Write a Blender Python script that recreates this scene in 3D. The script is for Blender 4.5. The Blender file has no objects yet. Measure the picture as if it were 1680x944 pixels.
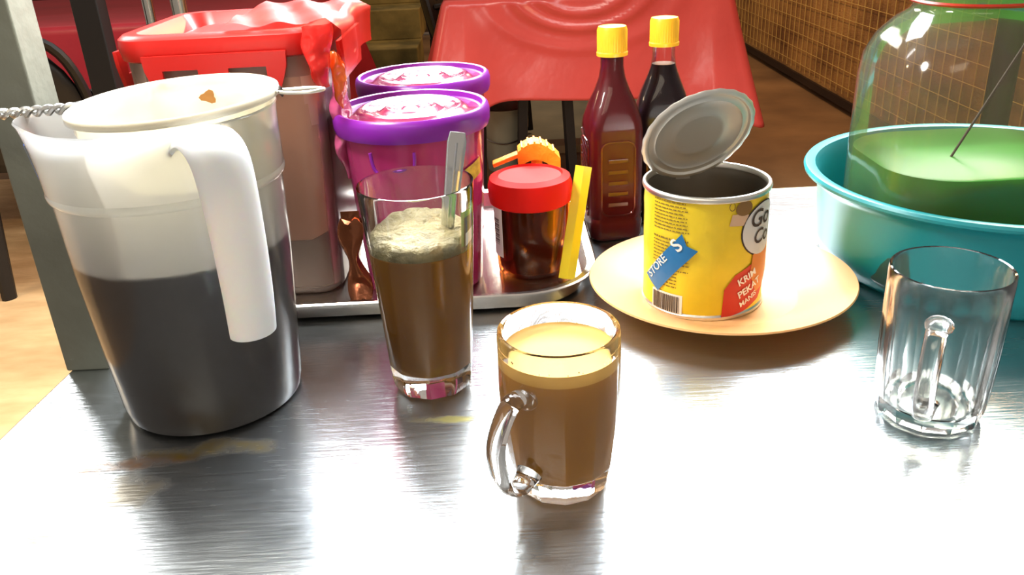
import bpy, bmesh, math, random
from mathutils import Vector, Matrix, noise
random.seed(7)
PI = math.pi
C = bpy.context.scene.collection
SC = bpy.context.scene
T = 0.75                                   # height of the steel table top above the floor

# ------------------------------------------------------------------ camera, world, light, exposure
cam_d = bpy.data.cameras.new('camera'); cam = bpy.data.objects.new('camera', cam_d); C.objects.link(cam)
cam_d.sensor_width = 36; cam_d.lens = 1400 / 1680 * 36; cam_d.clip_start = .01; cam_d.clip_end = 60
_p, _r = math.radians(24.5), math.radians(2.9)
_f = Vector((0, math.cos(_p), -math.sin(_p))); _u = Vector((0, math.sin(_p), math.cos(_p))); _x = Vector((1, 0, 0))
_r2 = math.cos(_r) * _x - math.sin(_r) * _u; _u2 = math.sin(_r) * _x + math.cos(_r) * _u
_m = Matrix((( _r2.x, _u2.x, -_f.x), (_r2.y, _u2.y, -_f.y), (_r2.z, _u2.z, -_f.z))).to_4x4()
_m.translation = Vector((0, 0, T + .32)); cam.matrix_world = _m
SC.camera = cam

w = bpy.data.worlds.new('world'); SC.world = w; w.use_nodes = True
w.node_tree.nodes['Background'].inputs[0].default_value = (1.0, .86, .74, 1)
w.node_tree.nodes['Background'].inputs[1].default_value = .34

def area(name, loc, target, sx, sy, power, col):
    d = bpy.data.lights.new(name, 'AREA'); d.shape = 'RECTANGLE'; d.size = sx; d.size_y = sy; d.energy = power; d.color = col
    o = bpy.data.objects.new(name, d); C.objects.link(o); o.location = loc
    o.rotation_euler = (Vector(target) - Vector(loc)).to_track_quat('-Z', 'Y').to_euler(); return o
def point(name, loc, power, col, rad=.06):
    d = bpy.data.lights.new(name, 'POINT'); d.energy = power; d.color = col; d.shadow_soft_size = rad
    o = bpy.data.objects.new(name, d); C.objects.link(o); o.location = loc; return o
area('bright_stall_front', (.37, 2.0, T + 1.42), (.2, .4, T), 2.05, .80, 175, (.92, .97, 1.0))
area('shop_light_left', (-.22, 2.25, T + .70), (-.05, .7, T + .16), .40, .24, 5, (1, .95, .85))
area('added_fill_left', (-1.75, 1.9, T + 1.7), (-.2, .5, T), 1.6, 1.5, 8, (.90, .96, 1))  # added fill, no awning there: brightens the left of the steel top
area('tube_light_left', (-1.28, 1.9, T + 1.30), (-.3, .6, T), .18, .6, 7, (1, .98, .94))
area('added_front_fill', (-.25, -.55, T + 1.1), (.1, .6, T), .9, .35, 4.0, (1, .86, .66))  # unseen fill added on the camera side for front faces
point('added_fill_overhead', (-.25, .62, T + .49), 14, (1, .97, .90), .07)  # fill light added above the pitcher to whiten it and the lid tops
point('warm_bulb_right', (1.05, 1.55, T + 1.15), 14, (1, .62, .30))
point('warm_bulb_dining', (.25, 2.2, T + 1.2), 13, (1, .72, .48))
point('warm_bulb_left', (-1.9, 1.75, T + .9), 17, (1, .72, .42))
point('warm_bulb_back', (.9, 4.8, T + 1.3), 55, (1, .60, .28))

SC.view_settings.view_transform = 'Standard'; SC.view_settings.look = 'None'
SC.view_settings.gamma = 1; SC.view_settings.use_curve_mapping = False; SC.view_settings.exposure = 0.25

# ------------------------------------------------------------------ materials
def mat(name, col=(.8, .8, .8), rough=.5, metal=0, spec=.5, trans=0, ior=1.45, sss=0, coat=0, noise_amt=0, noise_scale=20,
        bump=0, bump_scale=60, emit=None, col2=None, stretch=None, sheen=0):
    m = bpy.data.materials.new(name); m.use_nodes = True; nt = m.node_tree; b = nt.nodes['Principled BSDF']
    b.inputs['Base Color'].default_value = (*col, 1); b.inputs['Roughness'].default_value = rough
    b.inputs['Metallic'].default_value = metal; b.inputs['Specular IOR Level'].default_value = spec
    b.inputs['Transmission Weight'].default_value = trans; b.inputs['IOR'].default_value = ior
    b.inputs['Subsurface Weight'].default_value = sss; b.inputs['Coat Weight'].default_value = coat
    if sss: b.inputs['Subsurface Radius'].default_value = (.02, .01, .004); b.inputs['Subsurface Scale'].default_value = .5
    tc = nt.nodes.new('ShaderNodeTexCoord'); mp = nt.nodes.new('ShaderNodeMapping'); nt.links.new(tc.outputs['Object'], mp.inputs[0])
    if stretch: mp.inputs['Scale'].default_value = stretch
    if noise_amt or col2:
        n = nt.nodes.new('ShaderNodeTexNoise'); n.inputs['Scale'].default_value = noise_scale; n.inputs['Detail'].default_value = 6
        nt.links.new(mp.outputs[0], n.inputs['Vector'])
        cr = nt.nodes.new('ShaderNodeValToRGB'); cr.color_ramp.elements[0].position = .32; cr.color_ramp.elements[1].position = .68
        c2 = col2 if col2 else tuple(c * (1 - noise_amt) for c in col)
        cr.color_ramp.elements[0].color = (*c2, 1); cr.color_ramp.elements[1].color = (*col, 1)
        nt.links.new(n.outputs['Fac'], cr.inputs[0]); nt.links.new(cr.outputs[0], b.inputs['Base Color'])
    if bump:
        n2 = nt.nodes.new('ShaderNodeTexNoise'); n2.inputs['Scale'].default_value = bump_scale; n2.inputs['Detail'].default_value = 4
        nt.links.new(mp.outputs[0], n2.inputs['Vector'])
        bp = nt.nodes.new('ShaderNodeBump'); bp.inputs['Strength'].default_value = bump; bp.inputs['Distance'].default_value = .01
        nt.links.new(n2.outputs['Fac'], bp.inputs['Height']); nt.links.new(bp.outputs[0], b.inputs['Normal'])
    if emit: b.inputs['Emission Color'].default_value = (*emit[0], 1); b.inputs['Emission Strength'].default_value = emit[1]
    return m
def film(name, tint, body, see, rough=.12, transl=.0, spec=.5, noise_scale=0, bump=0, bump_scale=30, gloss=1):
    """thin clear or coloured plastic: tinted see-through part + glossy/diffuse body (+ translucent share)"""
    m = bpy.data.materials.new(name); m.use_nodes = True; nt = m.node_tree; b = nt.nodes['Principled BSDF']; out = nt.nodes['Material Output']
    b.inputs['Base Color'].default_value = (*body, 1); b.inputs['Roughness'].default_value = rough; b.inputs['Specular IOR Level'].default_value = spec
    tr = nt.nodes.new('ShaderNodeBsdfTransparent'); tr.inputs[0].default_value = (*tint, 1)
    last = b.outputs[0]
    if bump:
        tc = nt.nodes.new('ShaderNodeTexCoord'); n2 = nt.nodes.new('ShaderNodeTexNoise'); n2.inputs['Scale'].default_value = bump_scale
        nt.links.new(tc.outputs['Object'], n2.inputs['Vector'])
        bp = nt.nodes.new('ShaderNodeBump'); bp.inputs['Strength'].default_value = bump; bp.inputs['Distance'].default_value = .01
        nt.links.new(n2.outputs['Fac'], bp.inputs['Height']); nt.links.new(bp.outputs[0], b.inputs['Normal'])
    if transl:
        tl = nt.nodes.new('ShaderNodeBsdfTranslucent'); tl.inputs[0].default_value = (*body, 1)
        mx0 = nt.nodes.new('ShaderNodeMixShader'); mx0.inputs[0].default_value = transl
        nt.links.new(last, mx0.inputs[1]); nt.links.new(tl.outputs[0], mx0.inputs[2]); last = mx0.outputs[0]
    mx = nt.nodes.new('ShaderNodeMixShader'); mx.inputs[0].default_value = see
    nt.links.new(last, mx.inputs[1]); nt.links.new(tr.outputs[0], mx.inputs[2])
    gl = nt.nodes.new('ShaderNodeBsdfGlossy'); gl.inputs['Roughness'].default_value = rough
    if bump: nt.links.new(bp.outputs[0], gl.inputs['Normal'])
    lw = nt.nodes.new('ShaderNodeFresnel'); lw.inputs[0].default_value = 1.45
    mx2 = nt.nodes.new('ShaderNodeMixShader'); gm = nt.nodes.new('ShaderNodeMath'); gm.operation = 'MULTIPLY'; gm.inputs[1].default_value = gloss; nt.links.new(lw.outputs[0], gm.inputs[0]); nt.links.new(gm.outputs[0], mx2.inputs[0])
    nt.links.new(mx.outputs[0], mx2.inputs[1]); nt.links.new(gl.outputs[0], mx2.inputs[2])
    nt.links.new(mx2.outputs[0], out.inputs[0])
    return m

M = {}
M['glass'] = mat('clear_glass', (1, 1, 1), 0.0, trans=1, ior=1.47)
M['glass_worn'] = mat('worn_glass', (.99, 1, .995), .09, trans=1, ior=1.45, bump=.02, bump_scale=40)
M['milk_coffee'] = mat('milk_coffee', (.47, .205, .024), .35, sss=.05, noise_amt=.10, noise_scale=30)
M['milk_foam'] = mat('coffee_foam', (.66, .38, .095), .55, spec=.15, noise_amt=.08, noise_scale=60)
M['bubble'] = mat('foam_speck', (.16, .07, .02), .4)
M['tea'] = mat('brown_iced_coffee', (.32, .135, .014), .3, noise_amt=.22, noise_scale=25, sss=.1)
M['tea_foam'] = mat('pale_ice_foam', (.32, .265, .12), .6, noise_amt=.45, noise_scale=90, bump=.6, bump_scale=160)
M['black_coffee'] = mat('black_coffee', (.018, .010, .010), .2)
M['jug'] = film('frosted_jug_plastic', (.97, .98, .99), (.96, .97, .98), .44, .16, .93)
M['jug_low'] = M['jug']
M['handle_white'] = mat('milky_white_plastic', (.80, .84, .88), .35, sss=.3, trans=.0)
M['cloth_bag'] = film('cream_strainer_cloth', (.9, .85, .7), (.93, .88, .74), .06, .8, .55, spec=.1)
M['stain'] = mat('coffee_stain', (.35, .16, .04), .8)
M['wire'] = mat('galvanised_wire', (.62, .62, .60), .3, metal=1)
M['wire_white'] = mat('pale_wire', (.75, .75, .70), .35, metal=.6)
M['blue'] = mat('blue_print', (.03, .10, .45), .5)
M['steel_tray'] = mat('tray_steel', (.60, .55, .50), .24, metal=1, bump=.05, bump_scale=25)
M['spoon'] = mat('spoon_steel', (.72, .74, .74), .18, metal=1)
M['red_lid'] = mat('red_lid_plastic', (.42, .010, .007), .3, spec=.5)
M['red_film'] = film('red_clear_lid', (1, .35, .28), (.60, .02, .012), .35, .32, bump=.15, bump_scale=20, spec=.2, gloss=.15)
M['container'] = film('milky_container', (.97, .88, .82), (.80, .55, .43), .80, .3, .4)
M['glow_liner'] = mat('pale_pink_glow_liner', (.95, .68, .54), .7, noise_amt=.08, noise_scale=8)
M['dark_powder'] = mat('dark_grounds', (.035, .018, .014), .8, noise_amt=.4, noise_scale=50)
M['bag_red'] = film('red_bag_film', (1, .25, .2), (.55, .02, .015), .3, .2, .2, gloss=.4, bump=.9, bump_scale=45)
M['bag_pink'] = film('pink_bag_film', (1, .4, .6), (.72, .12, .30), .3, .2, .2, bump=.9, bump_scale=45)
M['bag_orange'] = film('orange_bag_film', (1, .5, .2), (.95, .22, .03), .25, .15, .2, bump=.9, bump_scale=60)
M['amber'] = mat('amber_foil', (.22, .07, .03), .15, metal=.7, bump=.2, bump_scale=40)
M['purple'] = mat('purple_lid_plastic', (.19, .012, .30), .3, sss=.1)
M['purple_top'] = mat('wine_lid_panel', (.24, .022, .08), .16, coat=.6, bump=.12, bump_scale=30)
M['purple_body'] = film('magenta_jar_plastic', (.92, .25, .45), (.62, .05, .22), .42, .15)
M['purple_fill'] = mat('dark_jar_contents', (.035, .012, .06), .6, noise_amt=.5, noise_scale=60, bump=.4, bump_scale=90)
M['yellow_tag'] = mat('yellow_label', (.62, .45, .05), .5, noise_amt=.5, noise_scale=160)
M['green_tag'] = mat('green_label', (.22, .40, .12), .5)
M['white_tag'] = mat('white_label', (.75, .78, .76), .5)
M['grey_tag'] = mat('grey_print', (.16, .16, .15), .6)
M['dark_glass'] = mat('dark_jar_fill', (.012, .010, .012), .6, spec=.2)
M['amber_clear'] = film('orange_clear_plastic', (1, .55, .25), (.16, .03, .01), .88, .08, gloss=.7)
M['red_cap'] = mat('bright_red_cap', (.70, .012, .008), .5, spec=.12)
M['orange'] = mat('orange_plastic', (1.0, .33, .02), .4, bump=.2, bump_scale=120)
M['yellow'] = mat('yellow_plastic', (.80, .62, .02), .35)
M['cap_yellow'] = mat('yellow_cap', (1.0, .50, .02), .35, sss=.05)
M['syrup_red'] = mat('dark_red_syrup', (.085, .004, .008), .45, spec=.2)
M['syrup_black'] = mat('black_syrup', (.007, .003, .007), .45, spec=.2)
M['pet'] = film('clear_bottle_plastic', (1, .93, .92), (.10, .02, .02), .97, .08, gloss=.6)
M['pet_rib'] = film('bottle_rib_plastic', (.95, .5, .45), (.10, .012, .010), .6, .1)
M['tin'] = mat('tin_metal', (.78, .77, .72), .34, metal=1, bump=.08, bump_scale=30)
M['tin_lid'] = mat('tin_lid_inside', (.74, .74, .70), .42, metal=.65, bump=.05, bump_scale=20)
M['tin_in'] = mat('tin_inner', (.40, .37, .32), .35, metal=1)
M['can_yellow'] = mat('yellow_tin_paper', (.82, .62, .025), .38, noise_amt=.12, noise_scale=40, bump=.10, bump_scale=35)
M['can_red'] = mat('red_ribbon_print', (.55, .025, .015), .45)
M['can_orange'] = mat('orange_ribbon_print', (.62, .20, .03), .45)
M['ink'] = mat('dark_ink', (.05, .035, .03), .6)
M['ink_soft'] = mat('faint_ink', (.22, .15, .02), .6)
M['white'] = mat('white_print', (.80, .80, .76), .5)
M['blue_tape'] = mat('blue_tape', (.015, .16, .42), .35)
M['oval'] = mat('pale_oval_print', (.62, .65, .66), .45)
M['brown_print'] = mat('brown_cup_print', (.20, .11, .03), .5)
M['beige_print'] = mat('beige_cup_print', (.60, .42, .28), .5)
M['plate'] = mat('cream_melamine', (.80, .44, .18), .38, sss=.05, spec=.4)
M['basin'] = mat('teal_plastic', (.010, .27, .31), .35)
M['clear_jar'] = film('clear_jar_plastic', (.96, .93, .84), (.55, .45, .33), .91, .10, gloss=.75, bump=.15, bump_scale=18)
M['green_liquid'] = film('green_drink', (.35, .62, .06), (.028, .24, .018), .28, .3, gloss=.15, spec=.08)
M['rod'] = mat('dark_rod', (.035, .025, .02), .5)
M['post'] = mat('grey_green_paint', (.19, .205, .17), .55, noise_amt=.22, noise_scale=14, bump=.1, bump_scale=60)
M['black_plastic'] = mat('black_chair_plastic', (.008, .007, .007), .45)
M['cloth_red'] = mat('red_vinyl_cloth', (.54, .058, .046), .27, noise_amt=.10, noise_scale=6, bump=.5, bump_scale=7)
M['cloth_red2'] = mat('crimson_vinyl_cloth', (.40, .018, .030), .36, noise_amt=.2, noise_scale=5, bump=.25, bump_scale=7)
M['wood'] = mat('dark_table_wood', (.10, .05, .02), .5, noise_amt=.4, noise_scale=12)
M['dark_leg'] = mat('black_table_leg', (.010, .008, .010), .4)
M['floor'] = mat('brown_concrete', (.36, .20, .085), .60, col2=(.16, .085, .036), noise_scale=1.8, bump=.25, bump_scale=14)
M['sand'] = mat('sandy_concrete', (.78, .50, .24), .7, col2=(.60, .36, .16), noise_scale=7, bump=.3, bump_scale=20, stretch=(1, 2.5, 1))
M['kerb'] = mat('tan_kerb', (.42, .27, .13), .7, noise_amt=.3, noise_scale=10)
M['mossy'] = mat('mossy_concrete', (.30, .23, .07), .8, col2=(.09, .075, .018), noise_scale=5, bump=.3, bump_scale=20)
M['grey_floor'] = mat('grey_damp_concrete', (.22, .22, .17), .7, col2=(.12, .13, .11), noise_scale=3)
M['wall'] = mat('woven_brown_wall', (.50, .27, .085), .75, col2=(.20, .09, .03), noise_scale=3.0, bump=.4, bump_scale=50, stretch=(1, 1, 2.2))
M['wall_back'] = mat('dark_back_wall', (.075, .04, .018), .8, noise_amt=.5, noise_scale=3)
M['wire_gold'] = mat('brass_mesh_wire', (.85, .60, .20), .45, metal=.3)
M['pail'] = mat('pale_pail_plastic', (.38, .38, .29), .5)
M['chrome'] = mat('chrome_tube', (.55, .55, .50), .2, metal=1)
M['rail'] = mat('pale_rail_paint', (.60, .56, .36), .4)
M['cream_trim'] = mat('green_white_trim', (.10, .48, .18), .5)
M['pale_trim'] = mat('white_trim', (.7, .75, .62), .5)

def steel_table_mat():
    m = bpy.data.materials.new('brushed_steel_top'); m.use_nodes = True; nt = m.node_tree; b = nt.nodes['Principled BSDF']; L = nt.links
    b.inputs['Metallic'].default_value = 1
    tc = nt.nodes.new('ShaderNodeTexCoord')
    def N(t, **k):
        n = nt.nodes.new(t)
        for a, v in k.items(): n.inputs[a].default_value = v
        return n
    def math_(op, a, bb=None, clamp=False):
        n = nt.nodes.new('ShaderNodeMath'); n.operation = op; n.use_clamp = clamp
        for i, v in enumerate((a, bb)):
            if v is None: continue
            if isinstance(v, (int, float)): n.inputs[i].default_value = v
            else: L.new(v, n.inputs[i])
        return n.outputs[0]
    def noise_(rot, scale, sc, det=3, dist=0):
        mp = nt.nodes.new('ShaderNodeMapping'); mp.inputs['Rotation'].default_value = (0, 0, math.radians(rot)); mp.inputs['Scale'].default_value = scale
        L.new(tc.outputs['Object'], mp.inputs[0]); n = N('ShaderNodeTexNoise', Scale=sc, Detail=det, Distortion=dist); L.new(mp.outputs[0], n.inputs['Vector']); return n.outputs['Fac']
    s1 = noise_(-50, (1, 14, 1), 38, 4); s2 = noise_(-30, (1, 22, 1), 24, 3); cl = noise_(0, (1, 1, 1), 7, 5, .6)
    r = math_('ADD', math_('MULTIPLY', s1, .13), math_('ADD', math_('MULTIPLY', cl, .20), .065)); L.new(r, b.inputs['Roughness'])
    bp = N('ShaderNodeBump', Strength=.16, Distance=.0012); L.new(math_('ADD', s1, math_('MULTIPLY', s2, .6)), bp.inputs['Height'])
    bp2 = N('ShaderNodeBump', Strength=.10, Distance=.01); L.new(cl, bp2.inputs['Height']); L.new(bp.outputs[0], bp2.inputs['Normal']); L.new(bp2.outputs[0], b.inputs['Normal'])
    # spilt-coffee stains, each a streak with its own shape
    sep = nt.nodes.new('ShaderNodeSeparateXYZ'); L.new(tc.outputs['Object'], sep.inputs[0])
    wob = noise_(0, (1, 1, 1), 55, 4)
    def blob(cx, cy, lx, ly, ang):
        a = math.radians(ang); dx = math_('SUBTRACT', sep.outputs[0], cx); dy = math_('SUBTRACT', sep.outputs[1], cy)
        u = math_('DIVIDE', math_('ADD', math_('MULTIPLY', dx, math.cos(a)), math_('MULTIPLY', dy, math.sin(a))), lx)
        v = math_('DIVIDE', math_('SUBTRACT', math_('MULTIPLY', dy, math.cos(a)), math_('MULTIPLY', dx, math.sin(a))), ly)
        d = math_('ADD', math_('MULTIPLY', u, u), math_('MULTIPLY', v, v))
        d = math_('ADD', d, math_('MULTIPLY', math_('SUBTRACT', wob, .5), 3.0))
        return math_('SUBTRACT', 1, d, True)
    base = nt.nodes.new('ShaderNodeMix'); base.data_type = 'RGBA'
    base.inputs[6].default_value = (.44, .48, .50, 1); base.inputs[7].default_value = (.60, .63, .65, 1); L.new(cl, base.inputs[0])
    cur = base.outputs[2]; msum = None
    for (cx, cy, lx, ly, ang, col) in [(-.243, .459, .045, .009, 6, (.30, .12, .02)), (-.20, .470, .05, .012, 4, (.30, .22, .05)), (-.245, .43, .03, .02, 0, (.34, .30, .22)),
                                       (-.29, .388, .045, .005, 3, (.32, .27, .08)), (-.043, .491, .028, .005, 0, (.55, .50, .12)), (.0, .355, .006, .003, 0, (.2, .2, .2))]:
        k = math_('MULTIPLY', blob(cx, cy, lx, ly, ang), .8)
        mx = nt.nodes.new('ShaderNodeMix'); mx.data_type = 'RGBA'; L.new(k, mx.inputs[0]); L.new(cur, mx.inputs[6]); mx.inputs[7].default_value = (*col, 1); cur = mx.outputs[2]
        msum = k if msum is None else math_('MAXIMUM', msum, k)
    L.new(cur, b.inputs['Base Color'])
    L.new(math_('SUBTRACT', 1, math_('MULTIPLY', msum, .5)), b.inputs['Metallic'])
    g2 = nt.nodes.new('ShaderNodeBsdfGlossy'); g2.inputs['Roughness'].default_value = .52; L.new(cur, g2.inputs[0]); L.new(bp2.outputs[0], g2.inputs['Normal'])
    mxs = nt.nodes.new('ShaderNodeMixShader'); L.new(math_('ADD', .045, math_('MULTIPLY', s1, .13)), mxs.inputs[0])
    L.new(b.outputs[0], mxs.inputs[1]); L.new(g2.outputs[0], mxs.inputs[2]); L.new(mxs.outputs[0], nt.nodes['Material Output'].inputs[0])
    return m
M['table_steel'] = steel_table_mat()

# ------------------------------------------------------------------ helpers
def thing(name, label, cat, loc=(0, 0, 0), rotz=0, group=None):
    o = bpy.data.objects.new(name, None); C.objects.link(o); o.location = loc; o.rotation_euler = (0, 0, rotz)
    o.empty_display_size = .05; o['label'] = label; o['category'] = cat
    if group: o['group'] = group
    return o
def tag(o, label, cat, group=None):
    o['label'] = label; o['category'] = cat
    if group: o['group'] = group
    return o
def obj(name, bm, m, parent=None, smooth=35, bevel=0, label=None, loc=None):
    bmesh.ops.recalc_face_normals(bm, faces=bm.faces)
    me = bpy.data.meshes.new(name); bm.to_mesh(me); bm.free()
    for p in me.polygons: p.use_smooth = smooth > 0
    if smooth: me.set_sharp_from_angle(angle=math.radians(smooth))
    me.materials.append(m); o = bpy.data.objects.new(name, me); C.objects.link(o)
    if parent: o.parent = parent
    if bevel:
        md = o.modifiers.new('bevel', 'BEVEL'); md.width = bevel; md.segments = 3; md.limit_method = 'ANGLE'; md.angle_limit = math.radians(40)
    if label: o['label'] = label
    if loc: o.location = loc
    return o
def struct(name, bm, m, parent=None, smooth=0):
    o = obj(name, bm, m, parent, smooth)
    if not parent: o['kind'] = 'structure'
    return o
def box(bm, c, s, rot=None):
    r = bmesh.ops.create_cube(bm, size=1, matrix=Matrix.Translation(c) @ (rot or Matrix()) @ Matrix.Diagonal((*s, 1)))
    return r['verts']
def nbox(c, s, rot=None):
    bm = bmesh.new(); box(bm, c, s, rot); return bm
def lathe(prof, seg=72, mod=None, closed=False, bm=None, c=(0, 0, 0)):
    bm = bm or bmesh.new(); rings = []
    for (r, z) in prof:
        if r < 1e-6: rings.append([bm.verts.new((c[0], c[1], c[2] + z))])
        else:
            ring = []
            for i in range(seg):
                a = 2 * PI * i / seg; rr = mod(a, r, z) if mod else r
                ring.append(bm.verts.new((c[0] + rr * math.sin(a), c[1] - rr * math.cos(a), c[2] + z)))
            rings.append(ring)
    n = len(rings)
    for k in range(n if closed else n - 1):
        A, B = rings[k], rings[(k + 1) % n]
        if len(A) == 1 and len(B) == 1: continue
        for i in range(seg):
            j = (i + 1) % seg
            if len(A) == 1: bm.faces.new((A[0], B[i], B[j]))
            elif len(B) == 1: bm.faces.new((A[i], A[j], B[0]))
            else: bm.faces.new((A[i], A[j], B[j], B[i]))
    return bm
def smooth_path(pts, n=6):
    P = [Vector(p) for p in pts]; out = []
    for i in range(len(P) - 1):
        p0 = P[max(i - 1, 0)]; p1 = P[i]; p2 = P[i + 1]; p3 = P[min(i + 2, len(P) - 1)]
        for k in range(n):
            t = k / n
            out.append(.5 * ((2 * p1) + (-p0 + p2) * t + (2 * p0 - 5 * p1 + 4 * p2 - p3) * t * t + (-p0 + 3 * p1 - 3 * p2 + p3) * t ** 3))
    out.append(P[-1]); return out
def tube(pts, rad, seg=10, bm=None, flat=None, closed=False, up=None):
    """sweep; rad float or list; flat=(a,b) gives an elliptical section a along 'side', b along 'normal'"""
    bm = bm or bmesh.new(); P = [Vector(p) for p in pts]; n = len(P); rings = []
    side = None
    for i, p in enumerate(P):
        if closed: t = (P[(i + 1) % n] - P[i - 1]).normalized()
        else: t = (P[min(i + 1, n - 1)] - P[max(i - 1, 0)]).normalized()
        if up is not None: side = t.cross(Vector(up)).normalized()
        elif side is None: side = t.orthogonal().normalized()
        else: side = (side - t * side.dot(t)).normalized()
        nrm = t.cross(side); r = rad[i] if isinstance(rad, (list, tuple)) else rad
        a, b2 = (flat[i] if isinstance(flat, list) else flat) if flat else (r, r)
        rings.append([bm.verts.new(p + side * a * math.cos(2 * PI * k / seg) + nrm * b2 * math.sin(2 * PI * k / seg)) for k in range(seg)])
    for i in range(n if closed else n - 1):
        A, B = rings[i], rings[(i + 1) % n]
        for k in range(seg): bm.faces.new((A[k], A[(k + 1) % seg], B[(k + 1) % seg], B[k]))
    if not closed: bm.faces.new(rings[0]); bm.faces.new(rings[-1])
    return bm
def rrect(hx, hy, rad, n=8):
    out = []
    for (sx, sy, a0) in ((1, 1, 0), (-1, 1, 90), (-1, -1, 180), (1, -1, 270)):
        for k in range(n + 1):
            a = math.radians(a0 + 90 * k / n); out.append((sx * (hx - rad) + rad * math.cos(a), sy * (hy - rad) + rad * math.sin(a)))
    return out
def loft(loops, bm=None, cap0=True, cap1=True, closed=False):
    bm = bm or bmesh.new(); R = [[bm.verts.new(p) for p in lp] for lp in loops]; n = len(R[0])
    for k in range(len(R) if closed else len(R) - 1):
        A, B = R[k], R[(k + 1) % len(R)]
        for i in range(n): bm.faces.new((A[i], A[(i + 1) % n], B[(i + 1) % n], B[i]))
    if not closed:
        if cap0: bm.faces.new(R[0])
        if cap1: bm.faces.new(R[-1])
    return bm
def rl(hx, hy, rad, z, n=8, c=(0, 0)): return [(c[0] + x, c[1] + y, z) for x, y in rrect(hx, hy, rad, n)]
def patch(poly, f, cuts=0, thick=None):
    """fill a 2-D polygon, refine it and map (u,v) -> xyz with f"""
    bm = bmesh.new(); vs = [bm.verts.new((u, v, 0)) for u, v in poly]; bm.faces.new(vs)
    if cuts:
        for ax in (0, 1):
            lo = min(p[ax] for p in poly); hi = max(p[ax] for p in poly)
            for k in range(1, cuts):
                co = [0, 0, 0]; co[ax] = lo + (hi - lo) * k / cuts; no = [0, 0, 0]; no[ax] = 1
                bmesh.ops.bisect_plane(bm, geom=bm.verts[:] + bm.edges[:] + bm.faces[:], plane_co=co, plane_no=no)
    for v in bm.verts: v.co = Vector(f(v.co.x, v.co.y))
    return bm
def cylmap(r, a0=0, z0=0): return lambda u, v: (r * math.sin(a0 + u / r), -r * math.cos(a0 + u / r), z0 + v)
def text_bm(s, size, f, rot=0, bold=0, shear=0):
    cu = bpy.data.curves.new('txt', 'FONT'); cu.body = s; cu.size = size; cu.offset = bold; cu.shear = shear; cu.resolution_u = 4
    o = bpy.data.objects.new('txt', cu); C.objects.link(o)
    dg = bpy.context.evaluated_depsgraph_get(); me = bpy.data.meshes.new_from_object(o.evaluated_get(dg))
    bpy.data.objects.remove(o); bm = bmesh.new(); bm.from_mesh(me); bpy.data.meshes.remove(me)
    c, sn = math.cos(rot), math.sin(rot)
    for v in bm.verts:
        x, y = v.co.x * c - v.co.y * sn, v.co.x * sn + v.co.y * c; v.co = Vector(f(x, y))
    return bm

# ------------------------------------------------------------------ setting
struct('floor', nbox((0, 1.2, -.05), (14, 5.4, .1)), M['floor'])
struct('floor', nbox((0, 7.0, -.065), (14, 6.2, .07)), M['floor'])
struct('floor', nbox((.05, 4.5, -.025), (1.5, 1.2, .012)), M['grey_floor'])
struct('trim_1', nbox((-.1, 3.86, .01), (1.5, .12, .05)), M['kerb'])
struct('floor', nbox((-2.35, 2.35, .004), (3.3, 2.9, .012)), M['sand'])
struct('wall_back', nbox((-.6, 8.1, 1.4), (12, .12, 2.8)), M['wall_back'])
wl = struct('wall_right', nbox((1.84, 4.9, 1.3), (.12, 6.4, 2.6)), M['wall'])
struct('baseboard_right', nbox((1.772, 4.9, .02), (.016, 6.4, .04)), M['dark_leg'])
me = None
for i in range(72):
    y = 1.95 + .083 * i
    if me is None:
        bm = tube([(0, 0, 0), (0, 0, 1.5)], .0028, 6); o = obj('wire', bm, M['wire_gold'], wl, 60, loc=(1.771, y, .06)); me = o.data
    else:
        o = bpy.data.objects.new('wire', me); C.objects.link(o); o.parent = wl; o.location = (1.771, y, .06)
me = None
for i in range(16):
    if me is None:
        o = obj('wire', tube([(0, 1.8, 0), (0, 8.0, 0)], .0016, 6), M['wire_gold'], wl, 60, loc=(1.768, 0, .1 + i * .083)); me = o.data
    else:
        o = bpy.data.objects.new('wire', me); C.objects.link(o); o.parent = wl; o.location = (1.768, 0, .1 + i * .083)

# steps at the back left
st = thing('concrete_steps', 'mossy brown concrete steps in the dark behind the tables', 'steps', (-.82, 4.75, 0))
for i in range(4):
    obj('step', nbox((0, .0 + .34 * i, .085 + .17 * i - .001), (.72, .40 - .0, .17)), M['mossy'], st, 0, .006)
obj('side_wall', nbox((-.41, .5, .45), (.08, 1.5, .9)), M['kerb'], st, 0, .005)

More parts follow.
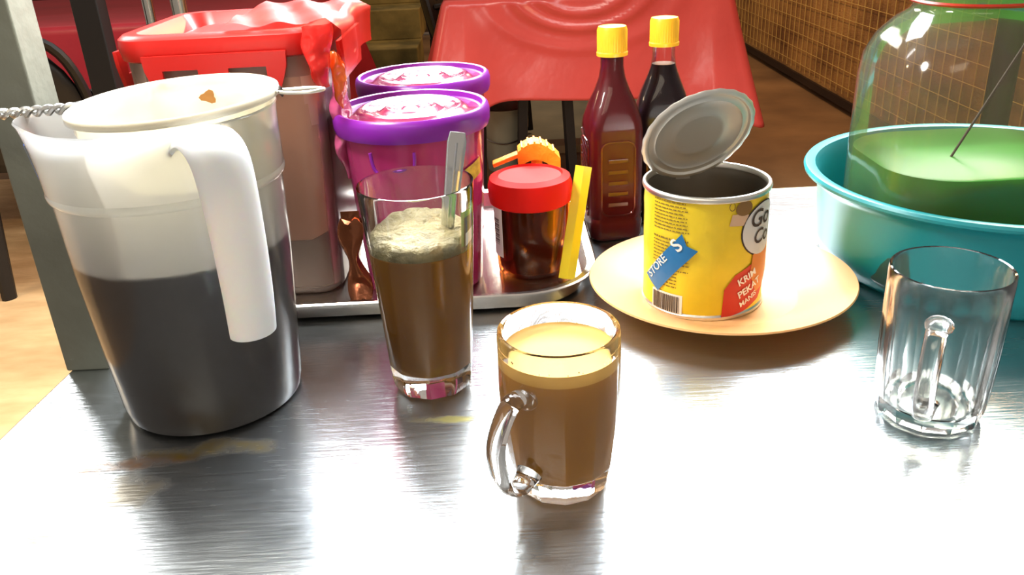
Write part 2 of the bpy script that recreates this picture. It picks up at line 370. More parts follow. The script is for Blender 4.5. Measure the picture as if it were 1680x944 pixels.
def vinyl_table(name, label, x0, x1, y0, y1, h, drop, mm, seed, corner=.12, pedestal=None):
    t = thing(name, label, 'table', ((x0 + x1) / 2, (y0 + y1) / 2, 0))
    hx, hy = (x1 - x0) / 2, (y1 - y0) / 2
    obj('tabletop', nbox((0, 0, h - .02), (2 * hx - .02, 2 * hy - .02, .03)), M['wood'], t, 0)
    if pedestal:
        obj('pedestal', tube([(pedestal, 0, .02), (pedestal, 0, h - .03)], .04, 16), M['dark_leg'], t); obj('base', lathe([(0, 0), (.20, 0), (.20, .015), (.05, .03), (0, .03)], 32, c=(pedestal, 0, 0)), M['dark_leg'], t)
    for sx in (() if pedestal else (-1, 1)):
        for sy in (-1, 1):
            obj('leg', tube([(sx * (hx - .09), sy * (hy - .09), 0), (sx * (hx - .12), sy * (hy - .12), h - .03)], .022, 10), M['dark_leg'], t)
    # cloth
    n = 26; base = rrect(hx, hy, .03, 5); pts = []
    dense = []
    for i in range(len(base)):
        a = Vector((*base[i], 0)); b2 = Vector((*base[(i + 1) % len(base)], 0)); m_ = max(1, int((b2 - a).length / .015))
        for k in range(m_): dense.append(a.lerp(b2, k / m_))
    rows = 34; loops = []; cx = []
    for p in dense:
        cdist = min((p - Vector((sx * hx, sy * hy, 0))).length for sx in (-1, 1) for sy in (-1, 1)); cx.append(math.exp(-(cdist / .11) ** 2))
    loops.append([(p.x * .97, p.y * .97, h + .003) for p in dense]); loops.append([(p.x, p.y, h) for p in dense])
    for r_ in range(1, rows + 1):
        tt = r_ / rows; lp = []
        for i, p in enumerate(dense):
            nx = Vector((p.x / hx, p.y / hy, 0)); out = Vector((nx.x if abs(nx.x) > .9 else 0, nx.y if abs(nx.y) > .9 else 0, 0))
            if out.length > 0: out.normalize()
            s = i * .015
            wv = .034 * noise.noise(Vector((s * 3.1, tt * .5, seed))) + .010 * math.sin(s * 9 + seed + tt)
            d = .006 + tt * (.05 + wv) + cx[i] * tt * .11
            z = h - tt * (drop + corner * cx[i] + .012 * math.sin(s * 4 + seed))
            q = p + out * d; lp.append((q.x, q.y, z))
        loops.append(lp)
    cl = loft(loops, cap1=False)
    o = obj('tablecloth', cl, mm, None, 50); o.location = t.location
    md = o.modifiers.new('s', 'SOLIDIFY'); md.thickness = .0015; md.offset = 1
    return t, o
t1, c1 = vinyl_table('dining_table', 'black-legged dining table under the bright red cloth behind the bottles', -.19, .82, 3.12, 4.05, .75, .345, M['cloth_red'], 3.0)
tag(c1, 'bright red vinyl cloth hanging over the table behind the syrup bottles', 'tablecloth', )
# crease folds sagging at the middle of the front skirt (real ridges in the vinyl)
for v in c1.data.vertices:
    if v.co.y < -.45 and v.co.z < .745:
        dx = v.co.x + .02; dz = v.co.z - .80; r_ = math.hypot(dx, dz * 1.6)
        v.co.y -= .012 * math.exp(-((r_ - .17) / .022) ** 2) + .012 * math.exp(-((r_ - .25) / .022) ** 2) + .006 * math.exp(-((r_ - .36) / .03) ** 2)
t2, c2 = vinyl_table('dining_table', 'dining table under the crimson cloth at the far left', -2.2, -.69, 3.0, 4.1, .745, .42, M['cloth_red2'], 9.0)
tag(c2, 'crimson vinyl cloth on the table behind the grey post', 'tablecloth')
t3, c3 = vinyl_table('dining_table', 'dining table under the red cloth beyond the clear jar', 1.10, 1.64, 2.25, 3.0, .845, .03, M['cloth_red'], 5.0, corner=.01, pedestal=.17)
tag(c3, 'red vinyl cloth edge seen above the tall clear jar', 'tablecloth')
# green and white plastic corner at the left of the bright cloth
gt = thing('plastic_wrapper', 'green and white wrapper hanging beside the left corner of the bright red cloth', 'wrapper', (-.275, 3.10, .40))
obj('wrapper', loft([[(x, y, z) for x, y in ((-.03 * s, 0), (.02 * s, -.01), (.03 * s, .012), (-.01, .02))] for z, s in ((.0, 1.0), (.03, .8), (.05, .5))]), M['pale_trim'], gt)
obj('green_band', loft([[(x, y, z) for x, y in ((-.012, -.01), (.027 * s, -.014), (.032 * s, .014), (-.004, .022))] for z, s in ((.012, 1.0), (.035, .8), (.055, .5))]), M['cream_trim'], gt)

def chair(label, loc, rot):
    t = thing('plastic_chair', label, 'chair', loc, rot)
    # front is -y? backrest at local y=0, seat towards +y
    loops = []
    for z, e in ((.40, -.01), (.425, 0), (.435, -.004)): loops.append(rl(.21 + e, .20 + e, .05, z, 5, (0, .20)))
    obj('seat', loft(loops), M['black_plastic'], t, 40)
    for sx in (-1, 1):
        obj('leg', tube([(sx * .20, -.03, 0), (sx * .19, 0, .42)], .02, 8, flat=[(.022, .016), (.034, .022)]), M['black_plastic'], t)
        obj('leg', tube([(sx * .21, .40, 0), (sx * .19, .37, .42)], .02, 8, flat=[(.020, .016), (.034, .022)]), M['black_plastic'], t)
        obj('arm', tube(smooth_path([(sx * .19, .37, .42), (sx * .225, .33, .60), (sx * .225, .10, .63), (sx * .20, -.03, .62)]), .02, 8, flat=(.022, .014)), M['black_plastic'], t)
    # arched back frame with slats
    obj('back_frame', tube(smooth_path([(-.19, 0, .42), (-.20, -.04, .62), (-.15, -.07, .76), (0, -.08, .80), (.15, -.07, .76), (.20, -.04, .62), (.19, 0, .42)]), .02, 8, flat=(.030, .014)), M['black_plastic'], t)
    bp_ = bmesh.new(); rows = []
    for k in range(9):
        q = k / 8; z = .43 + .355 * q; hw = .19 * math.sqrt(max(0.02, 1 - max(0, (q - .45) / .57) ** 2)); y = -.085 * q ** .8
        rows.append([(hw * math.sin(PI * (j / 12 - .5)), y - .02 * math.cos(PI * (j / 12 - .5)) , z) for j in range(13)] + [(hw * math.sin(PI * (.5 - j / 12)), y - .02 * math.cos(PI * (.5 - j / 12)) + .012, z) for j in range(13)])
    obj('backrest', loft(rows, bp_), M['black_plastic'], t, 40)
    return t
chair('black plastic armchair at the crimson table, seen between grey post and black upright', (-1.36, 2.46, 0), 0)
chair('black plastic chair beside the left end of the bright red table', (-.30, 4.40, 0), math.radians(-80))

# uprights behind the containers
o = obj('timber_post', nbox((0, 0, 1.1), (.058, .05, 2.2)), M['black_plastic'], None, 0, .003); o.location = (-.905, 2.0, 0)
tag(o, 'black square upright standing before the crimson tablecloth', 'post')
for x, r_, lb in ((-.795, .012, 'thin chrome upright tube, the left one of the pair behind the red container lid'), (-.725, .018, 'thicker chrome upright tube, right one of the pair behind the red container lid')):
    t = thing('metal_tube', lb, 'pole', (x, 2.05, 0), group=None)
    obj('tube', tube([(0, 0, .01), (0, 0, 2.2)], r_, 16), M['chrome'], t); obj('foot_cap', lathe([(0, 0), (r_ + .004, 0), (r_ + .004, .03), (0, .03)], 16), M['black_plastic'], t)
# under the red table
pl = thing('plastic_pail', 'pale grey plastic pail on the floor under the bright red table', 'pail', (.0, 3.62, 0))
obj('body', lathe([(0, 0), (.075, 0), (.10, .26), (.106, .262), (.106, .27), (.098, .27), (.073, .006), (0, .006)], 32), M['pail'], pl)
obj('bail_handle', tube(smooth_path([(-.103, 0, .25), (-.09, -.06, .16), (0, -.10, .13), (.09, -.06, .16), (.103, 0, .25)]), .003, 6), M['wire'], pl)
sl = thing('wooden_stool', 'dark stool with thick legs tucked under the bright red table', 'stool', (.17, 3.42, 0))
obj('seat', loft([rl(.13, .12, .02, z) for z in (.40, .43)]), M['dark_leg'], sl, 40)
for sx in (-1, 1):
    for sy in (-1, 1): obj('leg', tube([(sx * .105, sy * .10, 0), (sx * .085, sy * .08, .40)], .026, 4, flat=(.026, .022)), M['dark_leg'], sl, 0)

# ------------------------------------------------------------------ steel table
tb = thing('serving_table', 'brushed stainless steel table with coffee stains under all the drinks', 'table', (0, 0, 0))
bm = bmesh.new()
x0l, x1l = -.378, -.352
pts = [(-.392, .05), (1.05, .05), (1.05, .932), (-.320, .932)]
for z in (T - .03, T): pass
bm = loft([[(x, y, z) for x, y in pts] for z in (T - .035, T)])
tt = obj('tabletop', bm, M['table_steel'], tb, 0, .002)
obj('rear_rail', nbox((.36, .9395, T - .012), (1.36, .014, .022)), M['rail'], tb, 0, .002, label='pale painted rail along the far edge')
for x, y in ((-.30, .12), (-.28, .86), (.98, .12), (.98, .86)): obj('leg', tube([(x, y, 0), (x, y, T - .03)], .02, 12), M['chrome'], tb)
obj('shelf', nbox((.34, .5, .22), (1.26, .72, .02)), M['steel_tray'], tb, 0, .003)

po = obj('support_post', nbox((0, 0, .75), (.033, .033, 1.5)), M['post'], None, 0, .0015); po.location = (-.334, .603, T)
tag(po, 'grey-green painted square post rising from the table at the far left', 'post')

# ------------------------------------------------------------------ steel tray
ty = thing('steel_tray', 'shallow stainless steel tray under the jars and red-lidded container', 'tray', (-.130, .788, T))
hx, hy = .200, .137
bm = bmesh.new()
outer = [rl(hx - .010, hy - .010, .056, 0, 10), rl(hx - .004, hy - .004, .060, .003, 10), rl(hx, hy, .064, .0165, 10), rl(hx + .007, hy + .007, .071, .0175, 10), rl(hx + .0075, hy + .0075, .0715, .019, 10),
         rl(hx + .006, hy + .006, .070, .020, 10), rl(hx - .001, hy - .001, .063, .0185, 10), rl(hx - .0055, hy - .0055, .0585, .004, 10), rl(hx - .012, hy - .012, .054, .0015, 10)]
loft(outer, bm); obj('tray', bm, M['steel_tray'], ty, 30)
TZ = T + .0016

# ------------------------------------------------------------------ pitcher (jug) with coffee
J = (-.220, .543)
jug = thing('plastic_pitcher', 'frosted plastic pitcher of black coffee with hanging white handle, beside the post', 'pitcher', (*J, T))
JP = [(0, .0), (.056, .0), (.0605, .003), (.0625, .012), (.0660, .06), (.0695, .11), (.0715, .163), (.0735, .168), (.0738, .195), (.0745, .207), (.0750, .2085), (.0738, .2095)]
JI = [(.0728, .207), (.0720, .195), (.0718, .169), (.0700, .163), (.0680, .11), (.0645, .06), (.0608, .012), (.058, .005), (0, .004)]
def spout(a, r, z):
    d = (a - math.radians(275) + PI) % (2 * PI) - PI
    k = max(0, (z - .166) / .043); return r + .0105 * (k ** 1.3) * math.exp(-(d / .34) ** 2)
obj('jug_body', lathe(JP + JI, 96, spout), M['jug'], jug, 40)
obj('coffee', lathe([(0, .0035), (.0585, .0045), (.0613, .012), (.0650, .06), (.0685, .11), (.0690, .1215), (.068, .1222), (0, .1222)], 72), M['black_coffee'], jug, 40)
# frosted band where the cylinder steps in
obj('rib', lathe([(.0722, .1625), (.0736, .1640), (.0740, .1665), (.0736, .1685)], 96, spout), M['jug'], jug)
# handle: broad hollow-backed strap hanging in front, free at its lower end
ang = math.radians(38); dirv = Vector((math.sin(ang), -math.cos(ang), 0)); sid = Vector((math.cos(ang), math.sin(ang), 0))
hp = smooth_path([dirv * .068 + Vector((0, 0, .196)), dirv * .085 + Vector((0, 0, .203)), dirv * .101 + Vector((0, 0, .193)), dirv * .105 + Vector((0, 0, .160)), dirv * .104 + Vector((0, 0, .12)), dirv * .100 + Vector((0, 0, .088))], 8)
nh = len(hp); bm = bmesh.new(); rings = []
for i, p in enumerate(hp):
    s = i / (nh - 1); wdt = .0185 - .0040 * s; dep = .0085 + .002 * s
    t_ = (hp[min(i + 1, nh - 1)] - hp[max(i - 1, 0)]).normalized(); nn = sid.cross(t_).normalized()
    if nn.dot(dirv) < 0 and i > 8: nn = -nn
    if i <= 8 and nn.z < 0: nn = -nn
    sec = []
    for k in range(13):
        a = PI * k / 12; sec.append(p + sid * wdt * math.cos(a) + nn * dep * math.sin(a))
    for k in range(13):
        a = PI * (12 - k) / 12; sec.append(p + sid * (wdt - .0016) * math.cos(a) + nn * (dep * math.sin(a) - .0018))
    rings.append(sec)
bm = loft(rings)
obj('handle', bm, M['handle_white'], jug, 50)
# blue printed label near the spout
la = math.radians(-88)
def jm(a0, z0): return lambda u, v: ((spout(a0 + u / .075, .0742, z0 + v) + .0005) * math.sin(a0 + u / .075), -(spout(a0 + u / .075, .0742, z0 + v) + .0005) * math.cos(a0 + u / .075), z0 + v)
ol = rrect(.016, .0125, .005, 5); il = rrect(.0148, .0113, .004, 5)
bm = bmesh.new(); f_ = jm(math.radians(-83), .1835)
A = [bm.verts.new(f_(*p)) for p in ol]; B = [bm.verts.new(f_(*p)) for p in il]
for i in range(len(A)): bm.faces.new((A[i], A[(i + 1) % len(A)], B[(i + 1) % len(A)], B[i]))
obj('printed_outline', bm, M['blue'], jug)

# strainer
SR = .0632
sn = thing('cloth_strainer', 'cream cloth coffee strainer with twisted wire handle resting in the pitcher mouth', 'strainer', (-.2075, .5455, T + .2135))
tilt = Matrix.Rotation(math.radians(-2.0), 4, 'Y') @ Matrix.Rotation(math.radians(1.5), 4, 'X'); sn.rotation_euler = tilt.to_euler()
obj('ring', tube([(SR * math.cos(a), SR * math.sin(a), 0) for a in [2 * PI * k / 72 for k in range(72)]], .0013, 8, closed=True), M['wire'], sn)
sk = []
for (r_, z) in [(SR + .0014, -.002), (SR + .0012, .0015), (SR, .0022), (SR - .0016, .001), (SR - .002, -.010), (SR - .006, -.025), (SR - .011, -.038), (.044, -.047), (.030, -.053), (.012, -.0555), (0, -.056)]: sk.append((r_, z))
def bagm(a, r, z): return r + (.0012 * math.sin(a * 9) + .001 * math.sin(a * 14 + 1)) * min(1, -z / .02) if z < -.003 else r
o = obj('cloth_bag', lathe(sk, 90, bagm), M['cloth_bag'], sn, 60)
md = o.modifiers.new('s', 'SOLIDIFY'); md.thickness = .0007
sp = bmesh.new()
for (a, z, s) in ((math.radians(179), -.012, .0055), (math.radians(165), -.018, .0018)):
    r_ = SR - .0040; n = 14
    vs = []
    for k in range(n):
        q = 2 * PI * k / n; rr = s * (1 + .25 * math.sin(3 * q + z * 900)); aa = a + rr * math.cos(q) / r_
        vs.append(sp.verts.new((r_ * math.sin(aa), -r_ * math.cos(aa), z + rr * .8 * math.sin(q))))
    sp.faces.new(vs)
obj('coffee_spot', sp, M['stain'], sn)
tw = bmesh.new(); L0, L1 = -SR, -SR - .13
for ph in (0, PI):
    pts = []
    for k in range(121):
        s = k / 120; a = ph + s * 2 * PI * 9; x = L0 + (L1 - L0) * s; pts.append((x, .0021 * math.cos(a), .0021 * math.sin(a) + .0006))
    tube(pts, .0017, 7, tw)
obj('twisted_handle', tw, M['wire'], sn)
obj('hook_loop', tube(smooth_path([(SR - .001, 0, .001), (SR + .008, -.0035, -.0005), (SR + .022, -.0050, -.001), (SR + .0305, -.002, -.001), (SR + .031, .002, -.001), (SR + .022, .0050, -.0005), (SR + .008, .0035, 0), (SR - .001, .0005, .001)], 8), .0011, 8), M['wire_white'], sn)
obj('wire_knot', tube([(SR + .004, -.003, 0), (SR + .0045, 0, .0028), (SR + .005, .003, 0), (SR + .005, 0, -.0028)], .0009, 6, closed=True), M['ink'], sn)

# ------------------------------------------------------------------ red lidded container
cn = thing('food_container', 'tall milky plastic food container with red clip lid, behind the pitcher', 'container', (-.225, .782, TZ))
HX, HY = .074, .080; cn.scale = (1, 1, 1.05)
bm = bmesh.new()
outer = [rl(HX - .006, HY - .006, .02, .0), rl(HX - .003, HY - .003, .022, .004), rl(HX + .001, HY + .001, .024, .10), rl(HX + .005, HY + .005, .026, .203), rl(HX + .003, HY + .003, .024, .203), rl(HX - .001, HY - .001, .022, .10), rl(HX - .005, HY - .005, .02, .006), rl(HX - .008, HY - .008, .018, .003)]
loft(outer, bm); obj('container_body', bm, M['container'], cn, 40)
def cont_l(z, e=0): return [(x, y, z + (.012 * math.cos((x + .02) * 30) if e else 0)) for x, y in rrect(HX - .0062 + .04 * z, HY - .0062 + .04 * z, .019)]
obj('dark_contents', loft([cont_l(.0065), cont_l(.02), [(x, y, .049 - .012 * math.cos((x + .0) * 32)) for x, y in rrect(HX - .0042, HY - .0042, .019)]]), M['dark_powder'], cn, 40)
obj('glow_liner_block', loft([[(x, y, .0495 - .012 * math.cos((x + .0) * 32)) for x, y in rrect(HX - .0042, HY - .0042, .019)], cont_l(.10), cont_l(.186)]), M['glow_liner'], cn, 40)  # added liner, not food: its pale colour imitates the bright upper container wall
ld = []
for (e, r_, z) in ((.005, .026, .202), (.008, .028, .2035), (.010, .030, .212), (.009, .029, .219), (.005, .026, .222), (-.004, .022, .222), (-.008, .02, .216), (-.012, .018, .209)): ld.append(rl(HX + e, HY + e, r_, z, 8))
obj('lid', loft(ld), M['red_lid'], cn, 40)
obj('lid_window', loft([rl(HX - .014, HY - .014, .018, .2085), rl(HX - .016, HY - .016, .018, .211), rl(HX - .026, HY - .026, .018, .2115), rl(HX - .028, HY - .028, .018, .214), rl(HX - .04, HY - .04, .018, .2145)]), M['red_lid'], cn, 40)
def clip(rot):
    # flap with two slots
    W, Ht = .057, .031; xs = [-W, -.042, -.014, .010, .040, W]; zs = [0, -.011, -.0195, -Ht]
    bm = bmesh.new(); R_ = Matrix.Rotation(rot, 4, 'Z')
    g = {}
    for d in (0, .003):
        for i, x in enumerate(xs):
            for j, z in enumerate(zs):
                xx = x * (1 - .16 * (j / 3) ** 2) if i in (0, 5) else x
                g[i, j, d] = bm.verts.new(R_ @ Vector((xx, -(HY + .0104 + d), .208 + z)))
    hole = {(1, 1), (3, 1)}
    for i in range(5):
        for j in range(3):
            if (i, j) in hole:
                for (p, q) in (((i, j), (i + 1, j)), ((i + 1, j), (i + 1, j + 1)), ((i + 1, j + 1), (i, j + 1)), ((i, j + 1), (i, j))):
                    bm.faces.new((g[(*p, 0)], g[(*q, 0)], g[(*q, .003)], g[(*p, .003)]))
                continue
            for d in (0, .003): bm.faces.new((g[i, j, d], g[i + 1, j, d], g[i + 1, j + 1, d], g[i, j + 1, d]))
    for i in range(5):
        for j in (0, 3): bm.faces.new((g[i, j, 0], g[i + 1, j, 0], g[i + 1, j, .003], g[i, j, .003]))
    for j in range(3):
        for i in (0, 5): bm.faces.new((g[i, j, 0], g[i, j + 1, 0], g[i, j + 1, .003], g[i, j, .003]))
    obj('clip', bm, M['red_lid'], cn, 30)
for rr in (0, PI / 2, PI, -PI / 2): clip(rr)

def crumple(f, nu, nv, amp, seed, freq):
    bm = bmesh.new(); g = [[None] * (nv + 1) for _ in range(nu + 1)]
    for i in range(nu + 1):
        for j in range(nv + 1):
            p = Vector(f(i / nu, j / nv)); q = p * freq + Vector((seed, seed * 2, 0))
            p += Vector((noise.noise(q), noise.noise(q + Vector((9, 0, 0))), .6 * noise.noise(q + Vector((0, 9, 0))))) * amp
            g[i][j] = bm.verts.new(p)
    for i in range(nu):
        for j in range(nv): bm.faces.new((g[i][j], g[i + 1][j], g[i + 1][j + 1], g[i][j + 1]))
    return bm
bg = thing('plastic_bag', 'crumpled red and orange plastic bag draped over the right side of the red lid', 'bag', (-.225, .782, TZ + .0095))
def top_f(u, v):   # lies on the lid, then over its right edge
    y = -.082 + .165 * v; s = u * .12; 
    if s < .085: return (.005 + s, y, .2285 + .002 * math.sin(u * 20 + v * 9))
    return (.100 + .003 * math.sin(v * 7), y, .224 - (s - .085))
obj('top_sheet', crumple(top_f, 34, 40, .0035, 3, 24), M['red_film'], bg, 80)
def side_f(u, v):
    a = u * 2 * PI; r_ = .012 + .006 * math.sin(v * PI)
    return (.084 + r_ * (1 - .6 * v) * .8 * math.cos(a), -.098 + r_ * .6 * math.sin(a), .226 - .046 * v)
obj('hanging_fold', crumple(side_f, 24, 20, .006, 5, 60), M['bag_red'], bg, 80)
def side_g(u, v):
    a = u * 2 * PI; r_ = .015 * math.sin(.3 + v * 2.7)
    return (.089 + r_ * .5 * math.cos(a), -.066 + r_ * .9 * math.sin(a), .186 - .09 * v)
obj('pink_fold', crumple(side_g, 24, 26, .005, 8, 60), M['bag_pink'], bg, 80)
def side_h(u, v):
    a = u * 2 * PI; r_ = .010 * math.sin(.3 + v * 2.7)
    return (.093 + r_ * .6 * math.cos(a), -.080 + r_ * math.sin(a), .204 - .045 * v)
obj('orange_fold', crumple(side_h, 20, 16, .004, 12, 80), M['bag_orange'], bg, 80)

pk = thing('foil_packet', 'small amber foil packet squeezed between the milky container and purple jar', 'packet', (-.134, .682, TZ))
loops = []
for k in range(13):
    s = k / 12; z = .002 + .075 * s; wv = .008 + .0035 * math.sin(s * 9); dp = .0045 * math.sin(min(1, s * 1.3) * PI * .9) + .0012
    loops.append([(wv * math.cos(a) + .002 * math.sin(s * 7), dp * math.sin(a), z + .003 * math.sin(4 * a)) for a in [2 * PI * q / 20 for q in range(20)]])
obj('pouch', loft(loops), M['amber'], pk, 60)
obj('crimped_seal', nbox((0.001, 0, .081), (.016, .0015, .009)), M['amber'], pk, 0)

# ------------------------------------------------------------------ purple jars
def purple_jar(label, loc, tagged, H_):
    t = thing('snack_jar', label, 'jar', loc, group='purple lidded jars on the tray')
    obj('jar_body', lathe([(0, 0), (.048, 0), (.052, .003), (.0605, H_), (.0585, H_), (.0505, .005), (0, .003)], 72), M['purple_body'], t, 40)
    def fm(a, r, z): return r
    ct = bmesh.new()
    lathe([(0, .0045), (.0495, .0055), (.0530, .07), (.051, .083), (.03, .088), (0, .084)], 60, lambda a, r, z: r * (1 + (.02 * math.sin(a * 5) if z > .08 else 0)), bm=ct)
    for v in ct.verts:
        if v.co.z > .06: v.co.z += .010 * math.sin(v.co.x * 90 + 1) + .006 * math.cos(v.co.y * 120)
    obj('dark_contents', ct, M['purple_fill'], t, 40)
    obj('lid', lathe([(.0612, H_ - .0015), (.0655, H_ - .001), (.0668, H_ + .003), (.0672, H_ + .011), (.0660, H_ + .0155), (.0640, H_ + .0170), (.0615, H_ + .0165), (.0602, H_ + .0125), (.058, H_ + .0115),
                      (.0, H_ + .0110), (0, H_ + .0095), (.0600, H_ + .0090), (.0610, H_ + .001)], 96), M['purple'], t, 40)
    rings = [(.0585, H_ + .0116), (.050, H_ + .0120), (.046, H_ + .0150), (.0425, H_ + .0165), (.039, H_ + .0150), (.034, H_ + .0128), (.027, H_ + .0132), (.023, H_ + .0155), (.020, H_ + .0165), (.017, H_ + .0150), (.009, H_ + .0135), (.006, H_ + .0155), (0, H_ + .016)]
    o = obj('lid_panel', lathe([(.0585, H_ + .0111)] + rings, 96), M['purple_top'], t, 60, label='wine-red glossy ringed centre of the lid')
    obj('lid_tab', tube(smooth_path([(-.030 + .0, -.0588, H_ - .008), (-.026, -.0600, H_ - .024), (-.008, -.0640, H_ - .030), (.004, -.0640, H_ - .022), (.006, -.0640, H_ - .008)], 6), .0014, 8), M['purple'], t)
    if tagged:
        obj('yellow_label', patch([(-.013, -.010), (.013, -.004), (.013, .010), (-.013, .004)], cylmap(.0602, math.radians(58), .110), 6), M['yellow_tag'], t)
    return t
purple_jar('purple-lidded magenta jar with small yellow label, just behind the tall glass', (-.0785, .7295, TZ), True, .1455)
purple_jar('purple-lidded jar farthest back, mostly hidden behind its twin', (-.0785, .865, TZ), False, .147)

# ------------------------------------------------------------------ tall glass
def facet(n, z0, z1, amt):
    def f(a, r, z):
        if z > z1: return r
        k = 1 if z < z0 else (z1 - z) / (z1 - z0)
        s = PI / n; b_ = (a % (2 * s)) - s; return r * (1 - k * (1 - math.cos(s) / math.cos(b_)) * amt - k * 0)
    return f
G = (-.0605, .542)
tg = thing('drinking_glass', 'tall tapered drinking glass half full of brown iced coffee, behind the mug of milk coffee', 'glass', (*G, T))
obj('glass_body', lathe([(0, .001), (.024, .0), (.0275, .002), (.0290, .006), (.0300, .012), (.0298, .0155), (.0306, .019), (.0325, .06), (.0358, .11), (.0388, .151), (.0386, .1528), (.0378, .1530), (.0374, .151),
                         (.0345, .11), (.0312, .06), (.0290, .026), (.0265, .0205), (.020, .0185), (0, .018)], 96, facet(10, .018, .03, 1.0)), M['glass'], tg, 25)
obj('iced_coffee', lathe([(0, .0175), (.020, .0180), (.0267, .0200), (.0294, .0258), (.0316, .06), (.0348, .1085), (.0340, .1095), (0, .1095)], 72), M['tea'], tg, 40)
fo = lathe([(0, .1092), (.0347, .1092), (.0349, .1115), (.0348, .1165), (.030, .119), (.022, .117), (.012, .1195), (0, .118)], 64)
for v in fo.verts:
    if v.co.z > .1112: v.co.z += .0022 * noise.noise(v.co * 220)
obj('foam', fo, M['tea_foam'], tg, 70)
obj('price_sticker', patch([(-.010, -.015), (.010, -.015), (.010, .015), (-.010, .015)], lambda u, v: ((.0346 + (v + .005) * .075 + .0006) * math.sin(1.22 + u / .036), -(.0346 + (v + .005) * .075 + .0006) * math.cos(1.22 + u / .036), .1225 + v), 6), M['green_tag'], tg, label='green price sticker with white panel')
obj('sticker_panel', patch([(-.007, -.0115), (.007, -.0115), (.007, .0105), (-.007, .0105)], lambda u, v: ((.0346 + (v + .005) * .075 + .0009) * math.sin(1.22 + u / .036), -(.0346 + (v + .005) * .075 + .0009) * math.cos(1.22 + u / .036), .1225 + v), 6), M['grey_tag'], tg)
obj('sticker_panel', patch([(-.0055, -.010), (.0055, -.008), (.0055, .001), (-.0055, -.001)], lambda u, v: ((.0346 + (v + .005) * .075 + .0012) * math.sin(1.22 + u / .036), -(.0346 + (v + .005) * .075 + .0012) * math.cos(1.22 + u / .036), .1225 + v), 6), M['white_tag'], tg)
spn = thing('teaspoon', 'steel spoon standing in the tall glass of iced coffee', 'spoon', (*G, T))
p0, p1 = Vector((.004, .0, .026)), Vector((.0305, .003, .184)); sdir = (p1 - p0).normalized()
ps = [p0.lerp(p1, k / 24) for k in range(25)]
fl = []
for k in range(25):
    s = k / 24; fl.append((.0024 + .0042 * s ** 1.3 if s > .2 else .0022 + .010 * (.2 - s) * 3, .0009 + .0004 * s) if s < .97 else (.0050, .0010))
obj('spoon_handle', tube(ps, .002, 12, flat=fl, up=(0, 1, .15)), M['spoon'], spn, 50)
obj('handle_ridge', tube([p + Vector((0, -.0012, 0)) for p in ps[9:24]], .0009, 8), M['spoon'], spn)
bw = bmesh.new(); bmesh.ops.create_uvsphere(bw, u_segments=20, v_segments=12, radius=1, matrix=Matrix.Translation((.003, 0, .0315)) @ Matrix.Diagonal((.010, .003, .0115, 1)))
obj('spoon_bowl', bw, M['spoon'], spn, 60)

# ------------------------------------------------------------------ glass mugs
def mug(name, label, loc, prof_o, prof_i, ang, bulge, mm, n_f=12, za=.078, attach=(.078, .018), worn=False, reach=.030):
    t = thing(name, label, 'mug', loc)
    nf = facet(n_f, .070, .084, 1.0)
    obj('mug_body', lathe(prof_o + prof_i, 144, lambda a, r, z: nf(a, r, z) if r > .010 and (r, z) in set(prof_o) else r), mm, t, 22)
    d = Vector((math.sin(ang), -math.cos(ang), 0)); z1, z0 = attach; r_ = bulge
    hp = smooth_path([d * (r_ - .0010) + Vector((0, 0, z1)), d * (r_ + reach * .42) + Vector((0, 0, z1 + .0035)), d * (r_ + reach * .86) + Vector((0, 0, z1 - .008)), d * (r_ + reach) + Vector((0, 0, (z0 + z1) / 2 + .004)),
                      d * (r_ + reach * .80) + Vector((0, 0, z0 + .009)), d * (r_ + reach * .36) + Vector((0, 0, z0 - .001)), d * (r_ - .0015) + Vector((0, 0, z0 + .003))], 7)
    m_ = len(hp); fl = []
    for i in range(m_):
        s = abs(i / (m_ - 1) - .5) * 2; fl.append((.0060 + .0022 * s ** 6, .0036 + .0030 * s ** 5))
    sd = d.cross(Vector((0, 0, 1)))
    obj('handle', tube(hp, .005, 14, flat=fl, up=None if False else tuple(Vector((0, 0, 1)).cross(sd)) if False else None) if False else sweep_side(hp, fl, sd), mm, t, 60)
    return t
def sweep_side(P, fl, sd, seg=14):
    bm = bmesh.new(); rings = []
    n = len(P)
    for i, p in enumerate(P):
        t = (P[min(i + 1, n - 1)] - P[max(i - 1, 0)]).normalized(); nr = t.cross(sd).normalized(); a, b_ = fl[i]
        rings.append([p + sd * a * math.cos(2 * PI * k / seg) + nr * b_ * math.sin(2 * PI * k / seg) for k in range(seg)])
    return loft(rings, bm)
PO = [(0, .0015), (.020, .0008), (.0245, .0), (.0270, .002), (.0285, .007), (.0312, .020), (.0340, .045), (.0350, .066), (.0346, .084), (.0345, .100), (.0340, .1025), (.0330, .1032)]
PIN = [(.0318, .1025), (.0314, .100), (.0316, .084), (.0316, .066), (.0304, .045), (.0278, .024), (.0255, .0165), (.020, .0140), (0, .0135)]
mg = mug('coffee_mug', 'clear glass mug full of milky tan coffee at the front centre', (.0245, .420, T), PO, PIN, math.radians(-38), .0338, M['glass'], 12, attach=(.074, .022), reach=.027)
LI = [(0, .0130), (.0200, .0135), (.0258, .0160), (.0282, .0238), (.0308, .045), (.0320, .066), (.0320, .0818)]
obj('coffee', lathe(LI + [(.0319, .0830), (0, .0830)], 72), M['milk_coffee'], mg, 40)
obj('foam', lathe([(0, .0828), (.0319, .0829), (.0319, .0885), (.0319, .0902), (.0308, .0895), (.028, .0893), (0, .0892)], 72), M['milk_foam'], mg, 40, label='paler tan layer at the top of the coffee')
bb = bmesh.new()
